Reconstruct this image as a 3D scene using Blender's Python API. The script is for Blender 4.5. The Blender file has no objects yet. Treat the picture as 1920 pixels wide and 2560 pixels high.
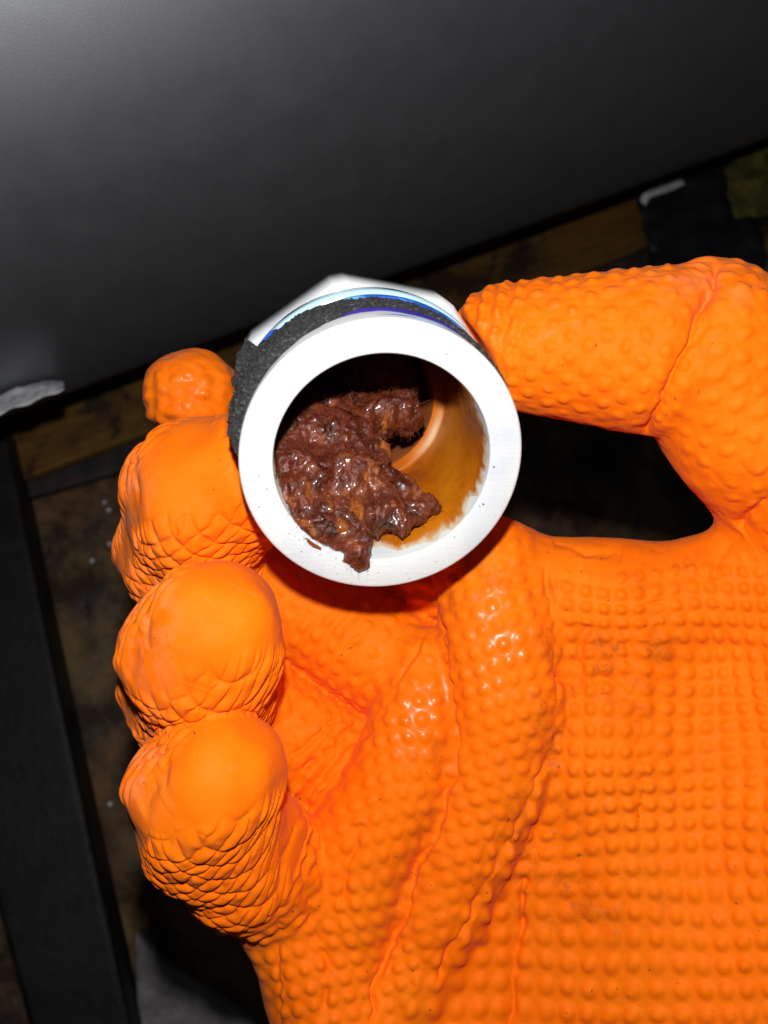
import bpy, bmesh, math, random
import numpy as np
from mathutils import Vector, Matrix
random.seed(7); RNG = np.random.default_rng(7)

# ------------------------------------------------------------------ camera, light, exposure
F = 2083.0                      # focal length in pixels of a 1920 px wide frame
MM = 0.001
def unit(v):
    v = np.asarray(v, float); return v / np.linalg.norm(v)
N_C = unit((0.10, 0.26, 0.90))  # floor normal seen from the camera (camera looks down, a little askew)
Yw = unit(np.array((0, 1, 0)) - N_C[1] * N_C); Xw = np.cross(Yw, N_C)
R_CW = np.array([Xw, Yw, N_C])  # camera axes -> world axes
CAM = np.array((0, 0, 0.46 * N_C[2]))
def to_world(p):                # camera space in mm (x right, y up, z towards viewer) -> world metres
    return np.asarray(p, float) * MM @ R_CW.T + CAM
def dir_world(v): return np.asarray(v, float) @ R_CW.T
def P(px, py, d):               # a point d mm in front of the lens plane, camera space
    return np.array(((px - 960) * d / F, (1280 - py) * d / F, -d))

sc = bpy.context.scene
C = sc.collection
cam_data = bpy.data.cameras.new('camera'); cam = bpy.data.objects.new('camera', cam_data); C.objects.link(cam)
cam.matrix_world = Matrix.Translation(CAM.tolist()) @ Matrix(R_CW.tolist()).to_4x4()
cam_data.sensor_fit = 'HORIZONTAL'; cam_data.sensor_width = 36.0; cam_data.lens = 36.0 * F / 1920
cam_data.clip_start = 0.005; cam_data.clip_end = 20
cam_data.dof.use_dof = True; cam_data.dof.focus_distance = 0.141; cam_data.dof.aperture_fstop = 31
sc.camera = cam
w = bpy.data.worlds.new('World'); sc.world = w; w.use_nodes = True
w.node_tree.nodes['Background'].inputs[0].default_value = (0.9, 0.95, 1.0, 1)
w.node_tree.nodes['Background'].inputs[1].default_value = 0.012
fl = bpy.data.lights.new('phone_flash', 'POINT'); fl.shadow_soft_size = 0.003; fl.energy = 1.45; fl.color = (1.0, 0.985, 0.97)
flo = bpy.data.objects.new('phone_flash', fl); C.objects.link(flo)
flo.matrix_world = Matrix.Translation(to_world((-2, 26, 0)).tolist()) @ Matrix(R_CW.tolist()).to_4x4()
sc.view_settings.view_transform = 'Standard'; sc.view_settings.look = 'None'
sc.view_settings.exposure = 0.0; sc.view_settings.gamma = 1.0

# ------------------------------------------------------------------ helpers
def tag(o, label, cat=None, kind=None, group=None):
    o['label'] = label
    if cat: o['category'] = cat
    if kind: o['kind'] = kind
    if group: o['group'] = group
    return o
def mesh_obj(name, verts_world, faces, mat, parent=None, origin=None, smooth=True):
    v = np.asarray(verts_world, float)
    o0 = np.asarray(origin if origin is not None else v.mean(0), float)
    if parent is not None: o0 = np.array(parent.location)
    me = bpy.data.meshes.new(name)
    f = faces
    if isinstance(f, np.ndarray) and f.ndim == 2:
        k = f.shape[1]
        me.vertices.add(len(v)); me.vertices.foreach_set('co', (v - o0).astype(np.float32).ravel())
        me.loops.add(f.size); me.loops.foreach_set('vertex_index', f.astype(np.int32).ravel())
        me.polygons.add(len(f)); me.polygons.foreach_set('loop_start', np.arange(0, f.size, k, dtype=np.int32))
        me.update(calc_edges=True)
    else:
        me.from_pydata((v - o0).tolist(), [], [list(map(int, q)) for q in f]); me.update()
    me.polygons.foreach_set('use_smooth', np.full(len(me.polygons), smooth))
    me.materials.append(mat)
    o = bpy.data.objects.new(name, me); C.objects.link(o)
    if parent is not None: o.parent = parent
    else: o.location = o0.tolist()
    return o
def empty(name, loc):
    o = bpy.data.objects.new(name, None); C.objects.link(o); o.location = list(loc); o.empty_display_size = 0.02; return o

def hash3(i, j, k, seed=0):
    n = (i.astype(np.int64) * 73856093) ^ (j.astype(np.int64) * 19349663) ^ (k.astype(np.int64) * 83492791) ^ (seed * 2654435761)
    n = (n ^ (n >> 13)) * 1274126177 & 0x7fffffff
    n = (n ^ (n >> 16)) & 0xffffff
    return n / float(0xffffff)
def vnoise(p, seed=0):
    p = np.asarray(p, float); i = np.floor(p).astype(np.int64); f = p - i; f = f * f * (3 - 2 * f)
    r = 0
    for dx in (0, 1):
        wx = f[:, 0] if dx else 1 - f[:, 0]
        for dy in (0, 1):
            wy = f[:, 1] if dy else 1 - f[:, 1]
            for dz in (0, 1):
                wz = f[:, 2] if dz else 1 - f[:, 2]
                r = r + wx * wy * wz * hash3(i[:, 0] + dx, i[:, 1] + dy, i[:, 2] + dz, seed)
    return r * 2 - 1
def fbm(p, oct=4, seed=0, gain=0.5):
    a = 1.0; s = 0; t = 0
    for o in range(oct):
        s = s + a * vnoise(np.asarray(p) * 2.03 ** o + 17.3 * o, seed + o); t += a; a *= gain
    return s / t
def sstep(a, b, x):
    t = np.clip((x - a) / (b - a), 0, 1); return t * t * (3 - 2 * t)
def smin(a, b, k):
    h = np.maximum(k - np.abs(a - b), 0) / k
    return np.minimum(a, b) - h * h * k * 0.25

def surface_nets(fn, lo, hi, step, margin=0.8):
    lo = np.array(lo, float); n = np.ceil((np.array(hi) - lo) / step).astype(int) + 1
    ax = [lo[a] + step * np.arange(n[a]) for a in range(3)]
    B = 4                                        # coarse pass first, then only the blocks near the surface
    nb = -(-n // B); ctr = [lo[a] + step * (B * np.arange(nb[a]) + (B - 1) / 2) for a in range(3)]
    gc = np.stack(np.meshgrid(*ctr, indexing='ij'), -1).reshape(-1, 3)
    dc = fn(gc).reshape(nb)
    V = np.repeat(np.repeat(np.repeat(np.where(dc < 0, -9.0, 9.0).astype(np.float32), B, 0), B, 1), B, 2)
    near = np.argwhere(np.abs(dc) < step * B * 1.25 + margin)
    o = np.stack(np.meshgrid(*[np.arange(B)] * 3, indexing='ij'), -1).reshape(-1, 3)
    for k in range(0, len(near), 4000):
        c_ = (near[k:k + 4000, None] * B + o[None]).reshape(-1, 3)
        V[tuple(c_.T)] = fn(lo + step * c_)
    V = V[:n[0], :n[1], :n[2]]
    S = V < 0
    c = [S[a:n[0]-1+a, b:n[1]-1+b, d:n[2]-1+d] for a in (0, 1) for b in (0, 1) for d in (0, 1)]
    tot = sum(x.astype(np.int8) for x in c)
    act = (tot > 0) & (tot < 8)
    idx = -np.ones(act.shape, np.int64); cells = np.argwhere(act); idx[act] = np.arange(len(cells))
    pos = np.zeros((len(cells), 3)); cnt = np.zeros(len(cells))
    cor = [(a, b, d) for a in (0, 1) for b in (0, 1) for d in (0, 1)]
    for x in range(8):
        for y in range(x + 1, 8):
            A, B = np.array(cor[x]), np.array(cor[y])
            if np.abs(A - B).sum() != 1: continue
            va = V[tuple((cells + A).T)]; vb = V[tuple((cells + B).T)]
            m = (va < 0) != (vb < 0)
            t = np.where(m, va / np.where(m, va - vb, 1), 0)
            pos += m[:, None] * (A + t[:, None] * (B - A)); cnt += m
    pts = lo + step * (cells + pos / cnt[:, None])
    quads = []
    for a in range(3):
        b, d = (a + 1) % 3, (a + 2) % 3
        sl0 = [slice(1, n[q]-1) for q in range(3)]; sl0[a] = slice(0, n[a]-1)
        sl1 = list(sl0); sl1[a] = slice(1, n[a])
        s0, s1 = S[tuple(sl0)], S[tuple(sl1)]
        e = np.argwhere(s0 != s1); off = np.array([1, 1, 1]); off[a] = 0; e2 = e + off
        flip = s0[tuple(e.T)]
        eb = np.zeros(3, int); eb[b] = 1; ed = np.zeros(3, int); ed[d] = 1
        q = np.stack([idx[tuple((e2 - eb - ed).T)], idx[tuple((e2 - ed).T)], idx[tuple(e2.T)], idx[tuple((e2 - eb).T)]], 1)
        q[~flip] = q[~flip][:, ::-1]
        quads.append(q)
    return pts, np.concatenate(quads)
def subdivide(v, f):
    n = len(v); e = np.stack([f, np.roll(f, -1, 1)], -1).reshape(-1, 2); e.sort(axis=1)
    key = e[:, 0] * n + e[:, 1]; u, inv = np.unique(key, return_inverse=True)
    a, b = u // n, u % n
    mid = (v[a] + v[b]) / 2; fc = v[f].mean(1)
    em = n + inv.reshape(-1, 4); ci = n + len(u) + np.arange(len(f))
    nf = np.concatenate([np.stack([f[:, i], em[:, i], ci, em[:, (i - 1) % 4]], 1) for i in range(4)])
    return np.concatenate([v, mid, fc]), nf
def relax(v, f, it=1, lam=0.5):
    n = len(v); e = np.stack([f, np.roll(f, -1, 1)], -1).reshape(-1, 2)
    for _ in range(it):
        s = np.zeros_like(v); c = np.bincount(e[:, 0], minlength=n).astype(float)
        for k in range(3): s[:, k] = np.bincount(e[:, 0], weights=v[e[:, 1], k], minlength=n)
        v = v + lam * (s / np.maximum(c, 1)[:, None] - v)
    return v
def normals(v, f):
    fn = np.cross(v[f[:, 2]] - v[f[:, 0]], v[f[:, 3]] - v[f[:, 1]])
    N = np.zeros_like(v)
    for k in range(3):
        for j in range(4): N[:, k] += np.bincount(f[:, j], weights=fn[:, k], minlength=len(v))
    return N / (np.linalg.norm(N, axis=1, keepdims=True) + 1e-12)
def project(v, fn, it=2):
    e = 0.05
    for _ in range(it):
        d = fn(v)
        g = np.stack([fn(v + np.eye(3)[k] * e) - d for k in range(3)], 1) / e
        l = (g * g).sum(1); v = v - g * (np.clip(d, -1, 1) / np.maximum(l, 0.3))[:, None]
    return v

# ---- material helpers
def mat(name, col=(0.5, 0.5, 0.5), rough=0.5, spec=0.5, **kw):
    m = bpy.data.materials.new(name); m.use_nodes = True
    b = m.node_tree.nodes['Principled BSDF']
    b.inputs['Base Color'].default_value = (*col, 1); b.inputs['Roughness'].default_value = rough
    b.inputs['Specular IOR Level'].default_value = spec
    for k, v in kw.items(): b.inputs[k.replace('_', ' ')].default_value = v
    return m
class NT:
    def __init__(s, m): s.t = m.node_tree; s.n = s.t.nodes; s.b = s.n['Principled BSDF']
    def add(s, typ, ins=None, **props):
        n = s.n.new(typ)
        for k, v in props.items(): setattr(n, k, v)
        for k, v in (ins or {}).items(): s.put(n.inputs[k], v)
        return n
    def put(s, sock, v):
        if hasattr(v, 'is_linked') or hasattr(v, 'links'): s.t.links.new(v, sock)
        else: sock.default_value = v
    def coord(s, out='Object'): return s.add('ShaderNodeTexCoord').outputs[out]
    def noise(s, scale, detail=4, rough=0.55, vec=None, dist=0.0):
        n = s.add('ShaderNodeTexNoise', {'Scale': scale, 'Detail': detail, 'Roughness': rough, 'Distortion': dist})
        s.put(n.inputs['Vector'], vec if vec is not None else s.coord()); return n.outputs['Fac']
    def ramp(s, fac, stops):
        r = s.add('ShaderNodeValToRGB'); s.put(r.inputs[0], fac)
        el = r.color_ramp.elements
        while len(el) < len(stops): el.new(0.5)
        for e, (p, c) in zip(el, stops): e.position = p; e.color = (*c, 1) if len(c) == 3 else c
        return r.outputs[0]
    def mix(s, fac, a, b, mode='MIX'):
        m = s.add('ShaderNodeMix', data_type='RGBA', blend_type=mode)
        s.put(m.inputs['Factor'], fac); s.put(m.inputs[6], a); s.put(m.inputs[7], b); return m.outputs[2]
    def math(s, op, a, b=0.0):
        m = s.add('ShaderNodeMath', operation=op); s.put(m.inputs[0], a); s.put(m.inputs[1], b); return m.outputs[0]
    def bump(s, h, strength, dist, normal=None):
        b = s.add('ShaderNodeBump', {'Strength': strength, 'Distance': dist, 'Height': h})
        if normal is not None: s.put(b.inputs['Normal'], normal)
        return b.outputs['Normal']
    def set(s, **kw):
        for k, v in kw.items(): s.put(s.b.inputs[k.replace('_', ' ')], v)

# ------------------------------------------------------------------ the setting
def on_plane(px, py, h=0.0):                # where the line of sight through a pixel meets height h
    d = dir_world(((px - 960) / F, (1280 - py) / F, -1.0))
    return CAM + d * ((h - CAM[2]) / d[2])

m_ground = mat('dirty_ground', rough=0.8)
t = NT(m_ground)
big = t.noise(9, 5, 0.6); med = t.noise(38, 6, 0.65, dist=0.6); fine = t.noise(260, 4, 0.7)
c1 = t.ramp(big, [(0.33, (0.016, 0.011, 0.007)), (0.47, (0.20, 0.125, 0.06)), (0.56, (0.22, 0.18, 0.08)), (0.68, (0.30, 0.23, 0.17))])
c2 = t.ramp(med, [(0.38, (0.015, 0.009, 0.006)), (0.55, (0.28, 0.17, 0.085)), (0.7, (0.34, 0.27, 0.14))])
t.set(Base_Color=t.mix(t.ramp(t.noise(20, 4, 0.7), [(0.44, (0, 0, 0)), (0.60, (0.88,) * 3)]), t.mix(1.0, t.mix(0.5, c1, c2), (1.0, 0.84, 0.66, 1), 'MULTIPLY'), (0.012, 0.008, 0.006, 1)), Roughness=t.ramp(med, [(0.35, (0.35,) * 3), (0.6, (0.9,) * 3)]))
t.set(Normal=t.bump(t.math('ADD', med, t.math('MULTIPLY', fine, 0.3)), 0.6, 0.004))
g = 1.5
nx = 60
gx, gy = np.meshgrid(np.linspace(-g, g, nx + 1), np.linspace(-g, g, nx + 1), indexing='ij')
gp = np.stack([gx.ravel(), gy.ravel(), np.zeros(gx.size)], 1)
gp[:, 2] = -0.004 + 0.003 * fbm(gp * 14, 3, 3)
ii = np.arange((nx + 1) ** 2).reshape(nx + 1, nx + 1)
gq = np.stack([ii[:-1, :-1], ii[1:, :-1], ii[1:, 1:], ii[:-1, 1:]], -1).reshape(-1, 4)
ground = mesh_obj('ground', gp, gq, m_ground, origin=(0, 0, 0)); ground['kind'] = 'structure'

def prism(name, poly, h0, h1, m, bevel=0.002, parent=None, jitter=0.0):
    """a slab with the outline poly (world xy) from height h0 to h1"""
    bm = bmesh.new()
    vs = [bm.verts.new((p[0], p[1], h0)) for p in poly]
    f = bm.faces.new(vs); bm.normal_update()
    if f.normal.z > 0: f.normal_flip()
    r = bmesh.ops.extrude_face_region(bm, geom=[f])
    for v in [x for x in r['geom'] if isinstance(x, bmesh.types.BMVert)]: v.co.z = h1
    bmesh.ops.recalc_face_normals(bm, faces=bm.faces)
    if bevel: bmesh.ops.bevel(bm, geom=list(bm.edges), offset=bevel, segments=2, affect='EDGES', profile=0.5)
    me = bpy.data.meshes.new(name); c = np.mean([(p[0], p[1]) for p in poly], 0)
    bmesh.ops.translate(bm, verts=bm.verts, vec=(-c[0], -c[1], -h0))
    bm.to_mesh(me); bm.free(); me.materials.append(m)
    o = bpy.data.objects.new(name, me); C.objects.link(o); o.location = (c[0], c[1], h0)
    return o

# black drain pipe: a long fat cylinder lying on the ground; its lower outline runs through two sight lines
m_pipe = mat('black_pipe_plastic', (0.038, 0.039, 0.045), 0.5, 1.0, IOR=2.15)
t = NT(m_pipe)
sp = t.noise(90, 5, 0.6)
t.set(Roughness=t.ramp(sp, [(0.3, (0.54,) * 3), (0.7, (0.60,) * 3)]), Normal=t.bump(t.noise(2200, 2), 0.10, 0.0004))
dust = t.ramp(t.noise(330, 2, 0.5), [(0.70, (0, 0, 0)), (0.78, (1, 1, 1))])
t.set(Specular_Tint=(0.9, 0.94, 1.0, 1)); t.set(Base_Color=t.mix(t.math('MULTIPLY', dust, 0.10), (0.038, 0.039, 0.045, 1), (0.25, 0.25, 0.27, 1)))
RHO = 0.170
d1 = dir_world(((0 - 960) / F, (1280 - 1045) / F, -1)); d2 = dir_world(((1560 - 960) / F, (1280 - 478) / F, -1))
Np = unit(np.cross(d1, d2))
if np.dot(Np, dir_world((-0.35, 1, 0))) < 0: Np = -Np       # towards the pipe
pdir = unit(np.cross(Np, (0, 0, 1)))
if np.dot(pdir, dir_world((1, 0, 0))) < 0: pdir = -pdir
perp = unit(np.cross((0, 0, 1), pdir))
# axis point A = CAM + a*perp at height RHO+0.012 with distance RHO from the sight plane
A0 = np.array((CAM[0], CAM[1], RHO + 0.012)); s_ = (RHO - np.dot(A0 - CAM, Np)) / np.dot(perp, Np)
A0 = A0 + s_ * perp
up_ = np.cross(pdir, perp); 
seg = 160; L0, L1 = -0.9, 1.1
prof = [(L0, RHO * 0.93), (L0, RHO - .002), (L0 + .002, RHO)] + [(x, RHO) for x in np.linspace(L0 + .05, L1 - .05, 12)] + [(L1 - .002, RHO), (L1, RHO - .002), (L1, RHO * 0.93), (L0, RHO * 0.93)]
pv = []; 
for (s, r) in prof:
    for k in range(seg):
        a = 2 * math.pi * k / seg
        pv.append(A0 + pdir * s + r * (math.cos(a) * perp + math.sin(a) * up_))
pf = np.array([[i * seg + k, i * seg + (k + 1) % seg, (i + 1) * seg + (k + 1) % seg, (i + 1) * seg + k] for i in range(len(prof) - 1) for k in range(seg)])
pipe = mesh_obj('drain_pipe', pv, pf, m_pipe, origin=A0 - np.array((0, 0, RHO)))
tag(pipe, 'large matte black pipe running diagonally behind the hand', 'pipe')

# stained board beside the pipe
m_board = mat('stained_board', rough=0.75)
t = NT(m_board)
tc = t.add('ShaderNodeMapping', {'Vector': t.coord(), 'Scale': (1, 1, 1), 'Rotation': (0, 0, math.atan2(pdir[1], pdir[0]) * -1)}).outputs[0]
st = t.add('ShaderNodeMapping', {'Vector': tc, 'Scale': (6, 60, 10)}).outputs[0]
gr = t.noise(6, 6, 0.65, st); sp = t.noise(30, 4, 0.6, dist=0.4); sp2 = t.noise(70, 3, 0.6)
cb = t.ramp(gr, [(0.3, (0.11, 0.048, 0.005)), (0.55, (0.19, 0.088, 0.010)), (0.75, (0.23, 0.125, 0.02))])
cb = t.mix(t.ramp(sp, [(0.46, (0, 0, 0)), (0.60, (0.9,) * 3)]), cb, (0.022, 0.009, 0.003, 1))
cb = t.mix(t.ramp(sp2, [(0.60, (0, 0, 0)), (0.68, (0.9,) * 3)]), cb, (0.02, 0.009, 0.003, 1))
t.set(Base_Color=cb, Normal=t.bump(gr, 0.4, 0.002))
HB = 0.012
def PB(px, py, h=HB): return on_plane(px, py, h)[:2]
board = prism('stained_board', [PB(-300, 1330), PB(40, 1205), PB(320, 1098), PB(900, 890), PB(1420, 690), PB(1990, 470), PB(1990, -200), PB(-300, 700)], 0, HB, m_board)
tag(board, 'brown stained board lying along the black pipe', 'board')

m_black = mat('black_painted_wood', (0.010, 0.010, 0.011), 0.55, 0.35)
t = NT(m_black)
gn = t.noise(60, 5, 0.6)
t.set(Base_Color=t.ramp(gn, [(0.35, (0.006, 0.006, 0.007)), (0.7, (0.018, 0.017, 0.017))]), Normal=t.bump(t.noise(300, 4), 0.3, 0.001))
HK = 0.03
def PK(px, py, h=HK): return on_plane(px, py, h)[:2]
beam = prism('black_beam', [PK(10, 1060), PK(120, 1600), PK(230, 2120), PK(360, 2720), PK(120, 2760), PK(-20, 2230), PK(-190, 1500), PK(-270, 1110)], 0.0, HK, m_black, 0.003)
tag(beam, 'flat black beam lying left of the gloved fingers', 'beam')

# dark batten edge next to the board
m_edge = mat('grey_dark_wood', rough=0.7)
t = NT(m_edge); t.set(Base_Color=t.ramp(t.noise(45, 5, 0.6), [(0.35, (0.012, 0.010, 0.010)), (0.65, (0.06, 0.05, 0.046))]))
def P0(px, py): return on_plane(px, py, 0.007)[:2]
bat = prism('dark_batten', [P0(36, 1216), P0(330, 1103), P0(900, 895), P0(1420, 700), P0(1990, 480), P0(1990, 520), P0(1430, 752), P0(900, 960), P0(330, 1168), P0(50, 1250)], 0.0, 0.007, m_edge, 0.0015)
tag(bat, 'thin dark grey batten along the edge of the brown board', 'batten')

# grey concrete chunk at the lower left
m_conc = mat('grey_concrete', rough=0.9)
t = NT(m_conc); t.set(Base_Color=t.ramp(t.noise(80, 6, 0.7), [(0.3, (0.15, 0.135, 0.14)), (0.7, (0.42, 0.39, 0.40))]), Normal=t.bump(t.noise(200, 5, 0.7), 0.6, 0.003))
conc = prism('concrete_slab', [PK(335, 2330, .01), PK(420, 2420, .01), PK(520, 2480, .01), PK(640, 2560, .01), PK(680, 2700, .01), PK(380, 2720, .01), PK(340, 2500, .01)], 0, 0.01, m_conc, 0.002)
tag(conc, 'small grey concrete slab below the little finger', 'slab')

# crumpled black sheet with a narrow pale streak, at the right under the pipe
def crumpled(name, poly_px, h, m, seed, amp=0.004, n=34, thick=0.0012):
    pts = np.array([on_plane(x, y, h)[:2] for x, y in poly_px])   # four corners
    u, v = np.meshgrid(np.linspace(0, 1, n), np.linspace(0, 1, n), indexing='ij')
    xy = ((1-u)*(1-v))[..., None]*pts[0] + (u*(1-v))[..., None]*pts[1] + (u*v)[..., None]*pts[2] + ((1-u)*v)[..., None]*pts[3]
    p = np.concatenate([xy.reshape(-1, 2), np.full((n*n, 1), h)], 1)
    rim = 1 - sstep(0, 0.15, np.minimum(np.minimum(u, 1-u), np.minimum(v, 1-v))).ravel()
    q = p.copy(); sc_ = 26
    p[:, 2] += amp * (1 - np.abs(fbm(q * sc_, 3, seed)) * 3)
    p[:, 0] += 0.006 * rim * fbm(q * 60, 3, seed + 5); p[:, 1] += 0.006 * rim * fbm(q * 60, 3, seed + 9)
    b = p - np.array((0, 0, thick)); ii = np.arange(n*n).reshape(n, n)
    top = np.stack([ii[:-1, :-1], ii[1:, :-1], ii[1:, 1:], ii[:-1, 1:]], -1).reshape(-1, 4)
    loop = np.concatenate([ii[:, 0], ii[-1, 1:], ii[-2::-1, -1], ii[0, -2:0:-1]])
    nx_ = np.roll(loop, -1)
    side = np.stack([loop, nx_, nx_ + n*n, loop + n*n], 1)
    return mesh_obj(name, np.concatenate([p, b]), np.concatenate([top, top[:, ::-1] + n*n, side[:, ::-1]]), m, origin=p.mean(0) - np.array((0, 0, h)))
m_sheet = mat('black_plastic_sheet', (0.016, 0.016, 0.02), 0.35, 0.5)
t = NT(m_sheet); t.set(Base_Color=t.ramp(t.noise(70, 5, 0.6), [(0.35, (0.010, 0.010, 0.012)), (0.7, (0.035, 0.034, 0.036))]), Normal=t.bump(t.noise(120, 4, 0.6), 0.5, 0.003))
tag(crumpled('plastic_sheet', [(1585, 470), (1830, 330), (1930, 760), (1650, 820)], 0.026, m_sheet, 4), 'crumpled black plastic sheet beside the thumb', 'plastic sheet')
m_olive = mat('olive_cloth', rough=0.9)
t = NT(m_olive); t.set(Base_Color=t.ramp(t.noise(90, 5, 0.6), [(0.35, (0.05, 0.045, 0.008)), (0.65, (0.19, 0.17, 0.03))]), Normal=t.bump(t.noise(220, 4), 0.5, 0.002))
tag(crumpled('olive_rag', [(1810, 420), (2010, 300), (2020, 520), (1830, 560)], 0.031, m_olive, 14), 'olive yellow rag at the right edge above the thumb', 'rag')
m_pale = mat('pale_plastic', (0.62, 0.63, 0.66), 0.4)
t = NT(m_pale); t.set(Base_Color=t.ramp(t.noise(120, 4, 0.6), [(0.30, (0.3, 0.28, 0.28)), (0.45, (0.80, 0.80, 0.84))]))
tag(crumpled('pale_streak', [(1590, 492), (1700, 446), (1708, 466), (1600, 508)], 0.036, m_pale, 23, 0.002, 24), 'narrow pale streak on the black sheet above the thumb', 'plastic scrap')  # pale streak modelled as a thin crumpled piece above the sheet
def on_pipe(px, py, off):                   # where a sight line meets the pipe's skin
    d = unit(dir_world(((px - 960) / F, (1280 - py) / F, -1.0))); o = CAM - A0
    d_ = d - (d @ pdir) * pdir; o_ = o - (o @ pdir) * pdir
    a, b, c = d_ @ d_, 2 * d_ @ o_, o_ @ o_ - (RHO + off) ** 2
    tq_ = (-b - math.sqrt(max(b * b - 4 * a * c, 0))) / (2 * a); return CAM + d * tq_
n1_, n2_ = 40, 12
uu, vv = np.meshgrid(np.linspace(-60, 160, n1_), np.linspace(0, 1, n2_), indexing='ij'); uu, vv = uu.ravel(), vv.ravel()
edge_y = 1045 - 0.366 * uu
wob = fbm(np.stack([uu * 0.03, vv * 2, 0 * uu], 1), 3, 2)
yy = edge_y - 12 - 46 * vv * (0.55 + 0.45 * np.clip((165 - uu) / 60, 0, 1)) + 10 * wob
top_ = np.array([on_pipe(a, b, 0.0022 + 0.001 * c + 0.011 * (1 - v_)) for a, b, c, v_ in zip(uu, yy, wob, vv)]); bot_ = np.array([on_pipe(a, b, 0.0006) for a, b in zip(uu, yy)])
ii = np.arange(n1_ * n2_).reshape(n1_, n2_); tq = np.stack([ii[:-1, :-1], ii[1:, :-1], ii[1:, 1:], ii[:-1, 1:]], -1).reshape(-1, 4)
lp = np.concatenate([ii[:, 0], ii[-1, 1:], ii[-2::-1, -1], ii[0, -2:0:-1]]); ln2 = np.roll(lp, -1); nn = n1_ * n2_
strip = mesh_obj('white_mark', np.concatenate([top_, bot_]), np.concatenate([tq, tq[:, ::-1] + nn, np.stack([lp, lp + nn, ln2 + nn, ln2], 1)]), m_pale)  # white mark built as a raised strip, tilted to come out brighter
tag(strip, 'white mark low on the black pipe, left edge', 'torn strip')
for i, (px, py) in enumerate([(261, 1256), (272, 1275), (275, 1360), (230, 1402), (1783, 382), (275, 2010)]):
    c = on_plane(px, py, 0.001 if i != 4 else 0.034); bm = bmesh.new()
    bmesh.ops.create_icosphere(bm, subdivisions=2, radius=0.0012)
    for v in bm.verts: v.co *= 1 + 0.2 * random.uniform(-1, 1); v.co.z *= 0.7
    me = bpy.data.meshes.new('pebble'); bm.to_mesh(me); bm.free(); me.materials.append(m_pale)
    o = bpy.data.objects.new('pebble', me); C.objects.link(o); o.location = c.tolist()
    tag(o, ['pale speck beside the middle fingertip, topmost of four', 'pale speck beside the middle fingertip, just under the topmost', 'pale speck left of the middle finger, third from the top', 'pale speck nearest the black beam, left of the middle finger',
            'small shiny bead on the black sheet under the pipe', 'pale speck on the ground between beam and little finger'][i], 'pebble', group='pale specks on the ground')

# ------------------------------------------------------------------ the fitting (local frame)
FC = P(958, 1155, 125)                                  # centre of the front rim
AX = unit((-2.4, 7.5, -17.0))                          # axis, away from the viewer
FU = unit(np.array((0, 1, 0)) - AX[1] * AX); FV = np.cross(AX, FU)
if FV[0] < 0: FV = -FV                                  # FV right, FU up
def fl_pt(s, r, th):                                    # along the axis, radius, angle (deg, 0 right, 90 up)
    s, r, th = np.broadcast_arrays(np.asarray(s, float), r, np.radians(th))
    return FC + s[..., None] * AX + (r * np.cos(th))[..., None] * FV + (r * np.sin(th))[..., None] * FU
def fit_local(q):
    d = q - FC; return d @ AX, np.hypot(d @ FV, d @ FU), np.degrees(np.arctan2(d @ FU, d @ FV))
R_OUT, R_IN = 21.45, 16.4
def fit_sdf(q, grow=0.0):
    s, r, th = fit_local(q)
    def cyl(s0, s1, R): return np.maximum(np.maximum(s0 - s, s - s1), r - R)
    return np.minimum(np.minimum(cyl(-0.2, 19, 22.6), cyl(17.5, 31, 23.6)), cyl(30, 52, 17.5)) - grow

# ------------------------------------------------------------------ the gloved hand
def CH(*pts):                                # sight line, distance, radius; hand depth squeezed to even out the flash falloff
    g_ = [150 + (p[2] - 150) * 0.68 for p in pts]
    return np.array([P(p[0], p[1], d) for p, d in zip(pts, g_)]), np.array([p[3] * d / p[2] for p, d in zip(pts, g_)], float)
FING = [   # from the tip back: index, middle, ring, little
    CH((475, 985, 178, 9.6), (520, 1035, 194, 10.2), (760, 1200, 203, 11.6), (1100, 1400, 188, 13.2), (1265, 1450, 173, 12.0)),
    CH((620, 1195, 146, 11.9), (500, 1245, 150, 12.8), (470, 1375, 168, 12.4), (600, 1400, 186, 13.4), (1040, 1690, 181, 13.0)),
    CH((535, 1572, 129, 10.2), (508, 1635, 134, 11.6), (500, 1720, 152, 12.2), (550, 1715, 180, 13.2), (900, 1950, 181, 12.8)),
    CH((555, 1928, 124, 9.3), (515, 1975, 128, 10.4), (525, 2055, 138, 10.8), (610, 2140, 153, 11.6), (760, 2220, 168, 12.0)),
]
TH_D = CH((1275, 866, 150, 11.2), (1640, 881, 143, 14.4))
TH_P = CH((1765, 876, 143, 15.2), (1885, 1060, 146, 14.6), (2115, 1370, 157, 15.4))
PALM = [
    CH((1500, 1530, 171, 12.4), (1520, 1900, 167, 14), (1750, 2750, 163, 17)),
    CH((1290, 1560, 181, 12), (1330, 2150, 177, 14), (1560, 2800, 166, 17)),
    CH((1040, 1950, 181, 12), (1120, 2300, 176, 13), (1300, 2850, 166, 16)),
    CH((1120, 1720, 180, 11.5), (980, 1950, 179, 11.5), (860, 2130, 174, 12), (735, 2250, 167, 11.6), (815, 2400, 165, 12.0), (885, 2560, 164, 13), (1200, 2900, 161, 16)),
    CH((2060, 1480, 158, 15), (1990, 2000, 158, 20), (1800, 2750, 156, 20)),
    CH((1330, 1475, 168, 10.5), (1600, 1515, 167, 11), (1950, 1450, 160, 12.5)),
    CH((1500, 1750, 176, 16), (1800, 1800, 174, 17), (1650, 2300, 176, 21)),
]
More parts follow.
